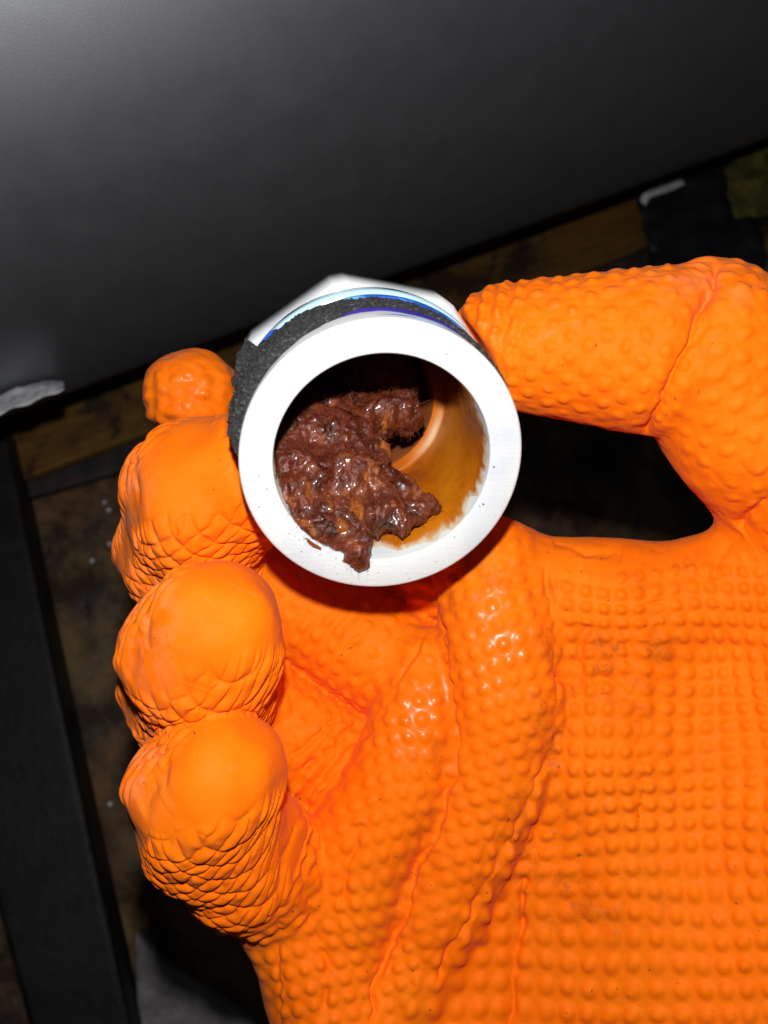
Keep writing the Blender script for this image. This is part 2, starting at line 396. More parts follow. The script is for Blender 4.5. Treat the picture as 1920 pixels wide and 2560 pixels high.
def chain(q, ch, k=1.2):
    pts, rad = ch; d = None
    for i in range(len(pts) - 1):
        ab = pts[i+1] - pts[i]; tt = np.clip(((q - pts[i]) @ ab) / (ab @ ab), 0, 1)
        w_ = q - pts[i] - tt[:, None] * ab
        x = np.sqrt((w_ * w_).sum(1)) - (rad[i] + tt * (rad[i+1] - rad[i]))
        d = x if d is None else smin(d, x, k)
    return d
ROLLS = [   # the long folds that gather below the fitting
    CH((1228, 1420, 166, 10.6), (1252, 1600, 163, 11.0), (1268, 1750, 162, 10.6), (1235, 1930, 162, 9.6), (1168, 2100, 162, 8.6), (1105, 2260, 162, 7.8), (1030, 2440, 162, 7.4), (980, 2620, 162, 7.4)),
    CH((1072, 1660, 168, 7.4), (1050, 1800, 165, 8.6), (1000, 1960, 164, 9.4), (925, 2090, 164, 9.6), (880, 2240, 164, 9.2), (850, 2400, 164, 8.6), (830, 2620, 164, 8.6)),
    CH((790, 2130, 168, 7.6), (770, 2300, 166, 8.0), (770, 2450, 166, 7.6), (780, 2620, 166, 7.6)),
]
def palm_d(q):
    d = None
    for c in PALM: x = chain(q, c, 4); d = x if d is None else smin(d, x, 9)
    for c in ROLLS: d = smin(d, chain(q, c, 6), 1.6)
    return d
def parts(q): return [palm_d(q), chain(q, TH_D, 3), chain(q, TH_P, 3)] + [chain(q, f, 5.0) for f in FING]
def glove_sdf(q):
    D = parts(q); p = D[0]; d = p
    th = smin(smin(p, D[2], 5), D[1], 1.0)
    d = np.minimum(d, th)
    for x in D[3:]: d = np.minimum(d, smin(p, x, 1.8))
    c = -fit_sdf(q, 0.15)
    return -smin(-d, -c, 1.5)

allp = np.concatenate([c[0] for c in FING + [TH_D, TH_P] + PALM])
gv, gf = surface_nets(glove_sdf, allp.min(0) - 24, allp.max(0) + 24, 1.1)
gv, gf = subdivide(gv, gf)
gv = relax(gv, gf, 2, 0.5); gv = project(gv, glove_sdf, 1)
gv, gf = subdivide(gv, gf)
gv = relax(gv, gf, 2, 0.5)
gn_ = normals(gv, gf)

# --- relief moulded into the rubber: domes, pinched scales, folds
def dome(u, v, su, sv, r, stagger=False, jit=0.0, seed=1):
    i = np.floor(u / su); vv = v + (0.5 * sv * (np.mod(i, 2)) if stagger else 0); j = np.floor(vv / sv)
    z = np.zeros_like(i); j1 = (hash3(i, j, z, seed) - .5) * jit; j2 = (hash3(i, j, z, seed + 3) - .5) * jit
    rr = r * (0.92 + 0.16 * hash3(i, j, z, seed + 5))
    d = np.hypot(u - (i + .5 + j1) * su, vv - (j + .5 + j2) * sv) / rr
    return np.exp(-(d * 1.12) ** 2.7) - 0.10 * np.exp(-((d - 1.3) / 0.4) ** 2)
def scales(u, v, su, sv):
    a = u / su + v / sv; b = u / su - v / sv
    ta = np.abs((a - np.floor(a)) - .5) * 2; tb = np.abs((b - np.floor(b)) - .5) * 2
    m = np.maximum(ta, tb)
    return 1 - m ** 3.5
def chain_uv(q, ch, ref):
    pts, rad = ch; best = np.full(len(q), 1e9); U = np.zeros(len(q)); A = np.zeros(len(q)); Rr = np.ones(len(q)); s0 = 0.0
    for i in range(len(pts) - 1):
        ab = pts[i+1] - pts[i]; L = np.linalg.norm(ab); ax = ab / L
        tr = ((q - pts[i]) @ ax); tt = np.clip(tr / L, 0, 1)
        w_ = q - pts[i] - tt[:, None] * ab; d = np.sqrt((w_ * w_).sum(1)) - (rad[i] + tt * (rad[i+1] - rad[i]))
        e1 = unit(ref - (ref @ ax) * ax); e2 = np.cross(ax, e1)
        ang = np.arctan2(w_ @ e2, w_ @ e1); m = d < best
        lo = -1e3 if i == 0 else 0
        uu = s0 + np.clip(tr, lo, L if i < len(pts) - 2 else 1e3)
        best[m] = d[m]; U[m] = uu[m]; A[m] = ang[m]; Rr[m] = (rad[i] + tt * (rad[i+1] - rad[i]))[m]; s0 += L
    return U, A, Rr
def polyline_dist(px, py, line):
    """unsigned distance, side (+1 left of the direction of travel) and position along a polyline"""
    d = np.full(len(px), 1e9); sg = np.zeros(len(px)); al = np.zeros(len(px)); s0 = 0.0
    for (a, b) in zip(line[:-1], line[1:]):
        a = np.array(a, float); ab = np.array(b, float) - a; L = math.hypot(*ab)
        tt = np.clip(((px - a[0]) * ab[0] + (py - a[1]) * ab[1]) / (ab @ ab), 0, 1)
        x, y = px - a[0] - tt * ab[0], py - a[1] - tt * ab[1]
        dd = np.hypot(x, y); m = dd < d
        d[m] = dd[m]; sg[m] = np.sign(x * ab[1] - y * ab[0])[m]; al[m] = (s0 + tt * L)[m]; s0 += L
    return d, sg, al / s0
px_ = 960 + gv[:, 0] / -gv[:, 2] * F; py_ = 1280 - gv[:, 1] / -gv[:, 2] * F
front = sstep(0.0, 0.35, (gn_ * -gv / np.linalg.norm(gv, axis=1, keepdims=True)).sum(1))
D = np.stack(parts(gv)); W = np.exp(-(D - D.min(0)) / 0.7); W /= W.sum(0)
contact = sstep(0.2, 1.8, fit_sdf(gv))
nz = fbm(gv * 0.12, 3, 5); nz2 = fbm(gv * 0.35, 2, 9)
H = np.zeros(len(gv))
# palm: straight rows that open up towards the heel
wx = px_ + 24 * vnoise(gv * 0.07, 35); wy = py_ + 24 * vnoise(gv * 0.07 + 40, 36)
tyy = np.clip((wy - 1450) / 900, 0, 1.6)
v_row = np.where(wy < 1450, (wy - 1450) / 41, (900 / 16) * np.log1p(16 * tyy / 41))
u_col = (wx - 1500) / (42 + 14 * np.clip((wy - 1400) / 1100, -0.2, 1.3))
left = sstep(1420, 1380, wx + 0.55 * np.clip(wy - 1800, 0, 900))
ca, sa = math.cos(math.radians(-14)), math.sin(math.radians(-14))
u2 = ((wx - 1100) * ca + (wy - 1900) * sa) / 43; v2 = (-(wx - 1100) * sa + (wy - 1900) * ca) / 45
hp = dome(u_col, v_row, 1, 1, 0.36, jit=0.06) * (1 - left) + dome(u2, v2, 1, 1, 0.36, jit=0.08, seed=8) * left * 0.8
fade = 0.85 + 0.4 * nz
web = sstep(1420, 1470, wy + 40 * nz2 + 0.06 * (wx - 1400)) + sstep(1380, 1300, wx)
Hp = (0.66 * hp + 0.07 * np.cos(2 * np.pi * (u_col - 0.5)) * (1 - left) + 0.06 * np.cos(2 * np.pi * (v_row - 0.5)) * (1 - left)) * np.clip(fade, 0.3, 1.2) * np.clip(web, 0, 1) * front + 0.12 * nz2
CREASE = [   # (line, narrow depth, narrow width, broad depth, broad width) in mm / px
    ([(1080, 1430), (1085, 1480), (1100, 1560), (1116, 1646), (1132, 1740), (1140, 1836), (1136, 1927), (1110, 2000), (1085, 2079), (1050, 2170), (1025, 2239), (980, 2368), (940, 2480), (925, 2620)], 1.0, 6, 0.3, 30),
    ([(1365, 1400), (1378, 1480), (1395, 1580), (1412, 1699), (1390, 1874), (1344, 1973), (1290, 2087), (1230, 2193), (1184, 2292), (1116, 2406), (1080, 2500)], 0.8, 7, 0.3, 30),
    ([(1075, 1560), (1010, 1680), (965, 1765), (925, 1830), (850, 1890), (790, 1970), (745, 2060), (712, 2140), (702, 2250), (698, 2400), (705, 2620)], 0.5, 7, 0.2, 30),
    ([(760, 1930), (860, 1840), (900, 1800)], 0.8, 7, 0.4, 22), ([(745, 1885), (800, 1830), (850, 1790)], 0.6, 7, 0.4, 20),
    ([(1310, 2180), (1303, 2307), (1290, 2444), (1275, 2560), (1265, 2650)], 0.9, 8, 0.8, 40),
    ([(800, 2080), (770, 2200), (790, 2320), (830, 2420), (820, 2560)], 0.5, 11, 0.8, 35),
    ([(900, 2060), (860, 2200), (870, 2330)], 0.4, 10, 0.5, 30),
    ([(1562, 1540), (1572, 1640), (1566, 1760)], 0.45, 12, 0.3, 30), ([(1612, 1760), (1618, 1900), (1618, 2070)], 0.45, 12, 0.3, 30),
    ([(1640, 1500), (1648, 1600)], 0.35, 12, 0.2, 30), ([(1430, 1720), (1500, 1690), (1570, 1730)], 0.4, 10, 0.5, 40),
    ([(1470, 1560), (1450, 1650), (1420, 1720)], 0.5, 12, 0.4, 30),
    ([(1850, 1330), (1800, 1390), (1780, 1450)], 0.3, 12, 0.4, 30), ([(1838, 1318), (1885, 1275), (1935, 1235)], 1.2, 9, 1.2, 35),
    ([(1390, 1345), (1470, 1375), (1560, 1380)], 0.4, 10, 0.5, 25),
]
nz3 = vnoise(gv * 0.55, 77); cx = px_ + 6 * nz2 + 14 * nz + 5 * nz3; cy = py_ + 9 * fbm(gv * 0.3 + 9, 2, 3)
Hc = np.zeros(len(gv))
mp = front > 0.01
for k, (ln, d1_, w1, d2_, w2) in enumerate(CREASE):
    dd, sg, al = polyline_dist(cx[mp], cy[mp], ln)
    vary = np.clip(0.8 + 0.9 * vnoise(np.stack([al * 9 + k * 7.7, al * 0, al * 0], 1), 70), 0.25, 1.5)
    ends = sstep(0, 0.06, al) * sstep(1.0, 0.9, al)
    sd = dd * sg
    Hc[mp] += ends * (-vary * d1_ * np.exp(-(dd / w1) ** 2) - d2_ * np.exp(-(dd / w2) ** 1.3) + 0.45 * d1_ * np.tanh(sd / 5.0) * np.exp(-dd / 45.0))
Hp += 0
H += W[0] * Hp
# thumb
ref = np.array((0, 0, 1.0))
for idx, ch, seed in ((1, TH_D, 21), (2, TH_P, 31)):
    U, A, Rr = chain_uv(gv, ch, ref); v = A * 12.5
    hd = dome(U + 0.8 * nz, v + 0.8 * nz2, 3.0, 3.9, 1.05, True, 0.15, seed)
    pad = sstep(1.45, 1.05, np.abs(A + 0.05))
    h = 0.46 * hd * pad * np.clip(0.9 + 0.4 * nz, 0.4, 1.2)
    if idx == 1:    # pinched rubber towards the tip
        h += 0.30 * sstep(5, 0, U) * np.sin(U * 2.2 + 2 * nz2 + A) * pad
    H += W[idx] * (h + 0.3 * nz2)
IPC = [(1790, 665), (1768, 730), (1742, 800), (1728, 860), (1690, 940), (1650, 1020), (1600, 1100)]
dd, sg, al = polyline_dist(cx, cy, IPC); mth = np.clip(W[1] + W[2], 0, 1) * front
Hc -= mth * 0
Hi = -(1.3 * np.exp(-(dd / 7) ** 2) + 0.9 * np.exp(-(dd / 30) ** 2)) * sstep(620, 700, py_)
dd2, _, _ = polyline_dist(cx, cy, [(1790, 700), (1765, 760), (1770, 800), (1740, 860)])
H += mth * (Hi - 0.6 * np.exp(-(dd2 / 8) ** 2))
# fingers: smooth caps, pinched diamond scales down the sides, domes and cross wrinkles on the inner segments
for n_, ch in enumerate(FING):
    idx = 3 + n_
    U, A, Rr = chain_uv(gv, ch, np.array((-1.0, 0.15, 0.2)))       # angle 0 = nail side (left)
    v = A * 11.0
    nx1, ny1 = gn_[:, 0], gn_[:, 1]
    low = sstep(0.12, 0.46, -ny1 + 0.12 * nx1 + 0.12 * nz) * sstep(-0.90, -0.55, nx1 + 0.15 * nz2)
    upl = sstep(0.62, 0.80, -0.80 * nx1 + 0.55 * ny1 + 0.08 * nz)
    zone = sstep(34, 26, U)
    hs = scales(-gv[:, 2] + 0.9 * nz + 0.5 * nz2, gv[:, 0] - 0.25 * gv[:, 1] + 0.5 * nz2 + 1.2 * nz, 2.5, 4.2)
    h = 0.80 * hs * zone * np.clip(low + upl, 0, 1)
    # knuckle pinch: tight cross folds just below the cap
    h -= 0.25 * low * zone * (0.5 + 0.5 * np.sin(-gv[:, 2] * 3.1 + 2.5 * nz))
    inner = sstep(26, 32, U)
    hd = dome(U + .7 * nz, v + .7 * nz2, 3.5, 3.4, 1.15, False, 0.25, 60 + n_)
    wr = np.sin(U * 2.0 + 2.2 * nz + 1.2 * nz2 + 0.25 * v)
    h += inner * (0.42 * hd + (0.22 if n_ == 1 else 0.34) * wr * np.clip(0.5 + nz, 0, 1))
    h += 0.5 * nz * sstep(2, 10, U) + 0.12 * nz2 + 1.6 * fbm(gv * 0.085 + 3 * n_, 2, 90) * zone
    # shallow dent between pad and nail
    h -= 0.55 * np.exp(-((np.abs(nx1 + 0.62 + 0.1 * nz)) / 0.07) ** 2) * zone * sstep(-0.3, 0.1, ny1 + 0.3 * nz)
    if n_ == 0: h = 0.36 * dome(gv[:, 0] + 0.4 * nz2, gv[:, 1], 3.0, 3.0, 1.15, True, .25, 77) * sstep(0.55, 0.25, ny1) + 0.4 * nz2 + 0.9 * nz + 0.3 * np.sin(gv[:, 1] * 1.7 + 2 * nz) * sstep(0.1, -0.5, ny1)
    H += W[idx] * h
pal = np.clip(W[0] + 0.75 * W[4:].sum(0) * sstep(640, 720, px_) + 0.6 * W[3] * sstep(1150, 1200, px_) + 0.6*W[2], 0, 1)
H += pal * Hc * front
gv = gv + gn_ * (H * contact)[:, None]
def patch(x, y, rx, ry): return np.exp(-((px_ - x) / rx) ** 2 - ((py_ - y) / ry) ** 2)
WET = np.clip(patch(1270, 1600, 90, 160) + patch(1060, 1780, 90, 140) + 0.8 * patch(440, 960, 120, 110) + 0.5 * patch(620, 1930, 60, 60) + 0.4 * patch(1300, 800, 200, 80), 0, 1)
DIRT = np.clip(0.8 * patch(1150, 1480, 160, 90) + 0.6 * patch(1450, 930, 120, 100) + 0.6 * patch(560, 1380, 120, 50) + 0.5 * patch(1500, 2250, 250, 120) + patch(1580, 1640, 130, 130) + 0.8 * patch(1400, 1740, 90, 200) + 0.7 * patch(1330, 2100, 120, 200) + 0.6 * patch(1080, 1950, 60, 300) + 0.6 * patch(430, 970, 90, 90) + 0.6 * patch(1740, 850, 60, 150) + 0.5 * patch(1700, 1420, 200, 60), 0, 1)
DUST = np.clip(patch(310, 1260, 60, 140) + 0.8 * patch(380, 1560, 60, 160) + 0.8 * patch(340, 1900, 60, 120) + 0.5 * patch(1780, 700, 200, 60), 0, 1)
m_glove = mat('orange_rubber', (0.80, 0.155, 0.004), 0.42, 0.16)
t = NT(m_glove)
oc = t.coord()
mott = t.noise(55, 4, 0.6, oc); wet = t.noise(38, 3, 0.5, oc)
base = t.mix(t.ramp(mott, [(0.35, (0, 0, 0)), (0.7, (1, 1, 1))]), (0.84, 0.140, 0.0015, 1), (0.87, 0.172, 0.003, 1))
pow_ = t.ramp(t.noise(420, 4, 0.7, oc), [(0.60, (0, 0, 0)), (0.75, (1, 1, 1))])
base = t.mix(t.math('MULTIPLY', pow_, t.math('MULTIPLY', t.ramp(wet, [(0.45, (0, 0, 0)), (0.62, (1, 1, 1))]), 0.10)), base, (0.85, 0.45, 0.30, 1))
a_wet = t.add('ShaderNodeAttribute', attribute_name='wetness').outputs['Fac']; a_dust = t.add('ShaderNodeAttribute', attribute_name='powder').outputs['Fac']
dn = t.ramp(t.noise(260, 5, 0.7, oc), [(0.42, (0, 0, 0)), (0.66, (1, 1, 1))])
base = t.mix(t.math('MULTIPLY', t.math('MULTIPLY', a_dust, dn), 0.40), base, (0.80, 0.36, 0.22, 1))
a_dirt = t.add('ShaderNodeAttribute', attribute_name='dirt').outputs['Fac']
dk = t.ramp(t.noise(190, 6, 0.75, oc), [(0.50, (0, 0, 0)), (0.66, (1, 1, 1))])
base = t.mix(t.math('MULTIPLY', t.math('MULTIPLY', a_dirt, dk), 0.75), base, (0.22, 0.055, 0.008, 1))
spk = t.ramp(t.noise(700, 2, 0.5, oc), [(0.735, (0, 0, 0)), (0.76, (1, 1, 1))])
base = t.mix(t.math('MULTIPLY', spk, 0.7), base, (0.12, 0.04, 0.015, 1))
wn = t.math('MULTIPLY', a_wet, t.ramp(t.noise(150, 3, 0.6, oc), [(0.42, (0, 0, 0)), (0.58, (1, 1, 1))]))
t.set(Base_Color=base, Roughness=t.ramp(wn, [(0.15, (0.60,) * 3), (0.6, (0.32,) * 3)]))
t.set(Sheen_Weight=0.04, Sheen_Roughness=0.45, Sheen_Tint=(1.0, 0.75, 0.62, 1), Specular_IOR_Level=t.ramp(wn, [(0.15, (0.07,) * 3), (0.6, (0.42,) * 3)]))
t.set(Normal=t.bump(t.noise(1500, 3, 0.6, oc), 0.12, 0.0003))
glove = mesh_obj('gloved_hand', to_world(gv), gf, m_glove)
for nm, arr in (('wetness', WET), ('powder', DUST), ('dirt', DIRT)):
    at_ = glove.data.attributes.new(nm, 'FLOAT', 'POINT'); at_.data.foreach_set('value', arr.astype(np.float32))
tag(glove, 'hand in an orange textured rubber glove gripping the white fitting', 'gloved hand')

# ------------------------------------------------------------------ fitting meshes
fit = empty('pipe_fitting', to_world(fl_pt(30, 0, 0)))
tag(fit, 'white plastic pipe fitting held by the orange glove, open end forward', 'pipe fitting')
def lathe(name, prof_, m, nseg=160, closed=True, a0=0, a1=360, rfun=None, parent=fit):
    full = abs(a1 - a0) >= 359.9; n = nseg if full else nseg + 1
    th = a0 + (a1 - a0) * np.arange(n) / nseg
    V = []
    for (s, r) in prof_:
        rr = np.full(n, float(r)) if rfun is None else rfun(s, r, th)
        V.append(fl_pt(np.full(n, float(s)), rr, th))
    V = np.concatenate(V); m_ = len(prof_); fs = []
    for i in range(m_ if closed else m_ - 1):
        j = (i + 1) % m_
        for k in range(n if full else n - 1):
            k2 = (k + 1) % n; fs.append((i*n + k, i*n + k2, j*n + k2, j*n + k))
    fs = np.array(fs)
    return mesh_obj(name, to_world(V), fs, m, parent=parent)
m_pvc = mat('white_pvc', (0.55, 0.56, 0.56), 0.32, 0.5)
t = NT(m_pvc); t.set(Subsurface_Weight=0.15, Subsurface_Radius=(1, 0.9, 0.8), Subsurface_Scale=0.0015)
oc = t.coord()
grime = t.ramp(t.noise(900, 4, 0.7, oc), [(0.66, (0, 0, 0)), (0.72, (1, 1, 1))])
t.set(Base_Color=t.mix(t.math('MULTIPLY', grime, 0.35), t.ramp(t.noise(70, 3, 0.5, oc), [(0.35, (0.50, 0.53, 0.59)), (0.52, (0.62, 0.63, 0.62))]), (0.30, 0.28, 0.25, 1)))
saw = t.add('ShaderNodeMapping', {'Vector': oc, 'Scale': (200, 3000, 200), 'Rotation': (0, 0, 0.3)}).outputs[0]
t.set(Normal=t.bump(t.noise(1, 3, 0.5, saw), 0.22, 0.0002))
def arcp(c, r, a, b, n=4): return [(c[0] + r * math.cos(math.radians(x)), c[1] + r * math.sin(math.radians(x))) for x in np.linspace(a, b, n)]
prof = arcp((0.35, R_IN + 0.35), 0.35, 270, 180) + arcp((0.55, R_OUT - 0.55), 0.55, 180, 90) + [(10, 21.35), (18.5, 21.2)] + \
       [(18.5, 16.9), (46, 16.4), (50, 16.2), (50, 13.4), (33, 13.4), (32.4, 13.6), (32, 14.2), (31.8, 15.8)]
lathe('socket_barrel', prof, m_pvc)
m_collar = mat('tinted_pvc', (0.42, 0.64, 0.74), 0.25, 0.5)
# collar ring and octagonal grip
lathe('collar', arcp((18.2, 21.6), 1.0, 180, 90) + [(20.2, 22.6), (20.2, 18), (17.2, 18)], m_collar)
def octr(s, r, th):
    ph = (th - (90 - 8.4 * 1.0)) ; ph = (ph + 22.5) % 45 - 22.5
    a = r / np.cos(np.radians(ph)); return np.minimum(a, r * 1.062)
lathe('octagon_grip', [(20.0, 18), (20.0, 21.9), (20.7, 22.6), (29.3, 22.6), (30, 21.9), (30, 17), (29, 17), (29, 18)], m_pvc, 320, True, rfun=octr)
thr = []
for i in range(11): thr += [(30 + i * 1.6, 16.6), (30.8 + i * 1.6, 17.4)]
lathe('thread', [(29.5, 16.5)] + thr + [(48, 16.8), (48, 16.5)], m_pvc, 96)

# black gritty tape round the barrel
m_tape = mat('black_grit_tape', (0.02, 0.02, 0.02), 0.6, 0.6)
t = NT(m_tape); oc = t.coord()
n1 = t.noise(1500, 4, 0.75, oc); n2 = t.noise(600, 3, 0.6, oc)
t.set(Base_Color=t.ramp(n1, [(0.4, (0.012, 0.012, 0.013)), (0.56, (0.05, 0.05, 0.052)), (0.70, (0.25, 0.24, 0.24))]),
      Roughness=t.ramp(n1, [(0.45, (0.75,) * 3), (0.65, (0.22,) * 3)]), Normal=t.bump(t.math('ADD', n1, n2), 1.0, 0.0016))
nS, nT = 40, 520
th = np.linspace(-110, 250, nT); u = np.linspace(0, 1, nS)
T_, U_ = np.meshgrid(th, u, indexing='ij'); tf, uf = T_.ravel(), U_.ravel()
pn = np.stack([np.cos(np.radians(tf)) * 9, np.sin(np.radians(tf)) * 9, uf * 6], 1)
fedge = 4.0 + 4.2 * np.exp(-((tf - 82) / 26.0) ** 2) + 0.5 * fbm(pn * np.array((1, 1, 0)) * 1.6, 3, 4) - 2.2 * np.exp(-((tf - 165) / 40.) ** 2)
bedge = 16.6 - 4.2 * np.exp(-((tf - 68) / 42.0) ** 2) + 0.5 * fbm(pn * np.array((1, 1, 0)) * 2.2 + 8, 3, 6)
sS = fedge + (bedge - fedge) * uf
prof_h = sstep(188, 170, tf) * (0.75 + 1.1 * np.exp(-((tf - 165) / 38.) ** 2)) * np.minimum(1, np.minimum(uf, 1 - uf) / 0.05) ** 0.5
ps = np.stack([np.cos(np.radians(tf)) * 21, np.sin(np.radians(tf)) * 21, sS], 1)
rr = 21.05 + 0.25 * sstep(188, 174, tf) + prof_h * (1 + 0.25 * fbm(ps * 0.35, 3, 2)) + prof_h * 0.42 * fbm(ps * 2.2, 3, 7)
TV = fl_pt(sS, rr, tf); ii = np.arange(nT * nS).reshape(nT, nS)
TQ = np.stack([ii[:-1, :-1], ii[1:, :-1], ii[1:, 1:], ii[:-1, 1:]], -1).reshape(-1, 4)
tape = mesh_obj('tape_band', to_world(TV), TQ, m_tape, parent=fit)
# loose end of the tape, standing off at the upper left
fu, fv = np.meshgrid(np.linspace(0, 1, 14), np.linspace(0, 1, 26), indexing='ij'); fu, fv = fu.ravel(), fv.ravel()
ang = 143 + fv * 19 + 0.8 * fu; s_f = 12.0 + 1.6 * fu + 1.5 * fv
fnz = fbm(np.stack([fu * 4, fv * 9, 0 * fu], 1), 3, 3)
r_f = 21.8 + (3.9 + 0.6 * fnz) * fu * (1 - 0.45 * fv)
fp = fl_pt(s_f + 0.2 * fnz, r_f, ang)
fp2 = fl_pt(s_f + 0.7, r_f, ang); ii = np.arange(14 * 26).reshape(14, 26)
tq = np.stack([ii[:-1, :-1], ii[1:, :-1], ii[1:, 1:], ii[:-1, 1:]], -1).reshape(-1, 4)
lp = np.concatenate([ii[:, 0], ii[-1, 1:], ii[-2::-1, -1], ii[0, -2:0:-1]]); ln2 = np.roll(lp, -1)
mesh_obj('tape_end', to_world(np.concatenate([fp, fp2])), np.concatenate([tq, tq[:, ::-1] + 364, np.stack([lp, lp + 364, ln2 + 364, ln2], 1)]), m_tape, parent=fit)

# blue cement at the foot of the collar and a violet line of it on the barrel
m_blue = mat('blue_cement', (0.02, 0.10, 0.62), 0.2, 0.6)
t = NT(m_blue); t.set(Base_Color=t.ramp(t.noise(160, 3, 0.6), [(0.35, (0.02, 0.06, 0.50)), (0.5, (0.02, 0.14, 0.70)), (0.65, (0.15, 0.50, 0.85))]))
m_violet = mat('violet_primer', (0.05, 0.03, 0.36), 0.25, 0.5)
def smear(name, a0, a1, s0, s1, r, m, seed, lift=0.25):
    nT, nS = 140, 8; T_, U_ = np.meshgrid(np.linspace(a0, a1, nT), np.linspace(0, 1, nS), indexing='ij'); tf, uf = T_.ravel(), U_.ravel()
    taper = np.clip(np.minimum(tf - a0, a1 - tf) / (0.2 * (a1 - a0)), 0.02, 1) ** 0.6
    nzs = fbm(np.stack([tf * 0.12, uf * 0, uf * 0], 1), 3, seed)
    mid, hw = (s0 + s1) / 2, (s1 - s0) / 2 * taper * (1 + 0.6 * nzs)
    s = mid + (uf * 2 - 1) * hw; rr = r + lift * (1 - (uf * 2 - 1) ** 2) * taper
    ii = np.arange(nT * nS).reshape(nT, nS)
    q = np.stack([ii[:-1, :-1], ii[1:, :-1], ii[1:, 1:], ii[:-1, 1:]], -1).reshape(-1, 4)
    return mesh_obj(name, to_world(fl_pt(s, rr, tf)), q, m, parent=fit)
smear('blue_cement', 5, 125, 11.6, 17.9, 21.3, m_blue, 3, 1.0)
smear('violet_smear', 50, 122, 5.0, 8.4, 21.42, m_violet, 5)
smear('blue_smear', 62, 95, 2.4, 3.0, 21.40, m_blue, 7, 0.1)
smear('blue_dab', 134, 150, 15.8, 17.6, 22.3, m_blue, 8, 0.7)

# amber residue on the bore wall
m_amb = mat('amber_residue', (0.60, 0.20, 0.01), 0.16, 0.5)
t = NT(m_amb); oc = t.coord()
n1 = t.noise(75, 4, 0.6, oc); n2 = t.noise(420, 4, 0.65, oc)
ca_ = t.ramp(n1, [(0.30, (0.26, 0.055, 0.006)), (0.48, (0.46, 0.115, 0.003)), (0.66, (0.58, 0.18, 0.006))])
ca_ = t.mix(t.ramp(n2, [(0.55, (0, 0, 0)), (0.72, (0.5,) * 3)]), ca_, (0.34, 0.085, 0.008, 1))
sep = t.add('ShaderNodeSeparateXYZ', {'Vector': oc})
at_shade_res = t.add('ShaderNodeAttribute', attribute_name='shade_residue').outputs['Fac']
ca_ = t.mix(t.math('MULTIPLY', at_shade_res, t.ramp(t.noise(300, 3, 0.6, oc), [(0.2, (0.6,) * 3), (0.6, (1, 1, 1))])), ca_, (0.075, 0.02, 0.006, 1))  # shade of the upper bore mixed in as dark brown
a_cover_glint = t.add('ShaderNodeAttribute', attribute_name='cover_glint').outputs['Fac']
ca_ = t.mix(a_cover_glint, (0.60, 0.50, 0.34, 1), ca_)
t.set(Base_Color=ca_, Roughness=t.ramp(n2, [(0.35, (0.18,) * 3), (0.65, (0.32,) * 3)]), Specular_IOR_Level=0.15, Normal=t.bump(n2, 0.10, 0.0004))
m_brown = mat('brown_smear_and_shade', (0.17, 0.05, 0.014), 0.35, 0.3)
nT, nS = 720, 60
th = np.linspace(-180, 180, nT + 1)[:-1]; us_ = np.linspace(0, 1, nS)
T_, U_ = np.meshgrid(th, us_, indexing='ij'); tf, uf = T_.ravel(), U_.ravel()
p1 = np.stack([np.cos(np.radians(tf)) * 16, np.sin(np.radians(tf)) * 16, 0 * tf], 1)
lim = 2.0 + 2.2 * np.exp(-((tf + 98) / 26) ** 2) + 2.6 * np.exp(-((tf + 145) / 18) ** 2) - 0.8 * np.exp(-((tf + 35) / 30) ** 2)
e0 = np.maximum(lim + 2.4 * fbm(p1 * 0.28, 3, 11) + 1.6 * fbm(p1 * 0.9, 2, 15) + 0.3 * np.abs(fbm(p1 * 3, 2, 19)), 0.6)
sf = e0 + (34.0 - e0) * uf
pn = np.stack([p1[:, 0], p1[:, 1], sf * 0.35], 1); n_a = fbm(pn * 0.28, 3, 11); n_b = fbm(pn * 1.3, 3, 15)
over = np.clip(sf - 31.5, 0, 9)
rw = R_IN - (R_IN - 15.8) * np.minimum(sf, 31.6) / 31.8 - (0.03 + 0.10 * sstep(0, 0.05, uf) + 0.05 * n_a) - over * 0.85
keep = np.ones(len(sf), bool)
FV_ = fl_pt(np.minimum(sf, 31.6) + 0.02 * over, rw, tf); ii = np.arange(nT * nS).reshape(nT, nS); jj = np.roll(ii, -1, 0)
q = np.stack([ii[:, :-1], ii[:, 1:], jj[:, 1:], jj[:, :-1]], -1).reshape(-1, 4)
q = q[keep[q].all(1)]
us, inv = np.unique(q, return_inverse=True)
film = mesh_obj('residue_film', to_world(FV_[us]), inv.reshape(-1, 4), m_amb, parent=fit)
lathe('throat_shade_lining', [(31.9, 14.1), (32.5, 13.35), (49, 13.3)], m_brown, 120, False)  # brown lining added to darken the throat, its shade put into colour
shade_res = sstep(-12, 42, tf + 14 * n_a) * sstep(215, 150, tf) + sstep(-130, -175, tf)  # upper bore's shade painted in, with browner residue at the left
at_ = film.data.attributes.new('shade_residue', 'FLOAT', 'POINT'); at_.data.foreach_set('value', np.clip(shade_res, 0, 1)[us].astype(np.float32))
cov_glint = sstep(0.0, 0.085, uf + 0.06 * n_b) * (1 - 0.8 * np.exp(-((tf + 24) / 16) ** 2 - ((sf - 32.2) / 0.9) ** 2))  # film fades at its front edge; pale painted glint on the ledge
at_ = film.data.attributes.new('cover_glint', 'FLOAT', 'POINT'); at_.data.foreach_set('value', np.clip(cov_glint, 0, 1)[us].astype(np.float32))
film['label'] = 'amber brown residue coating the inside of the bore'
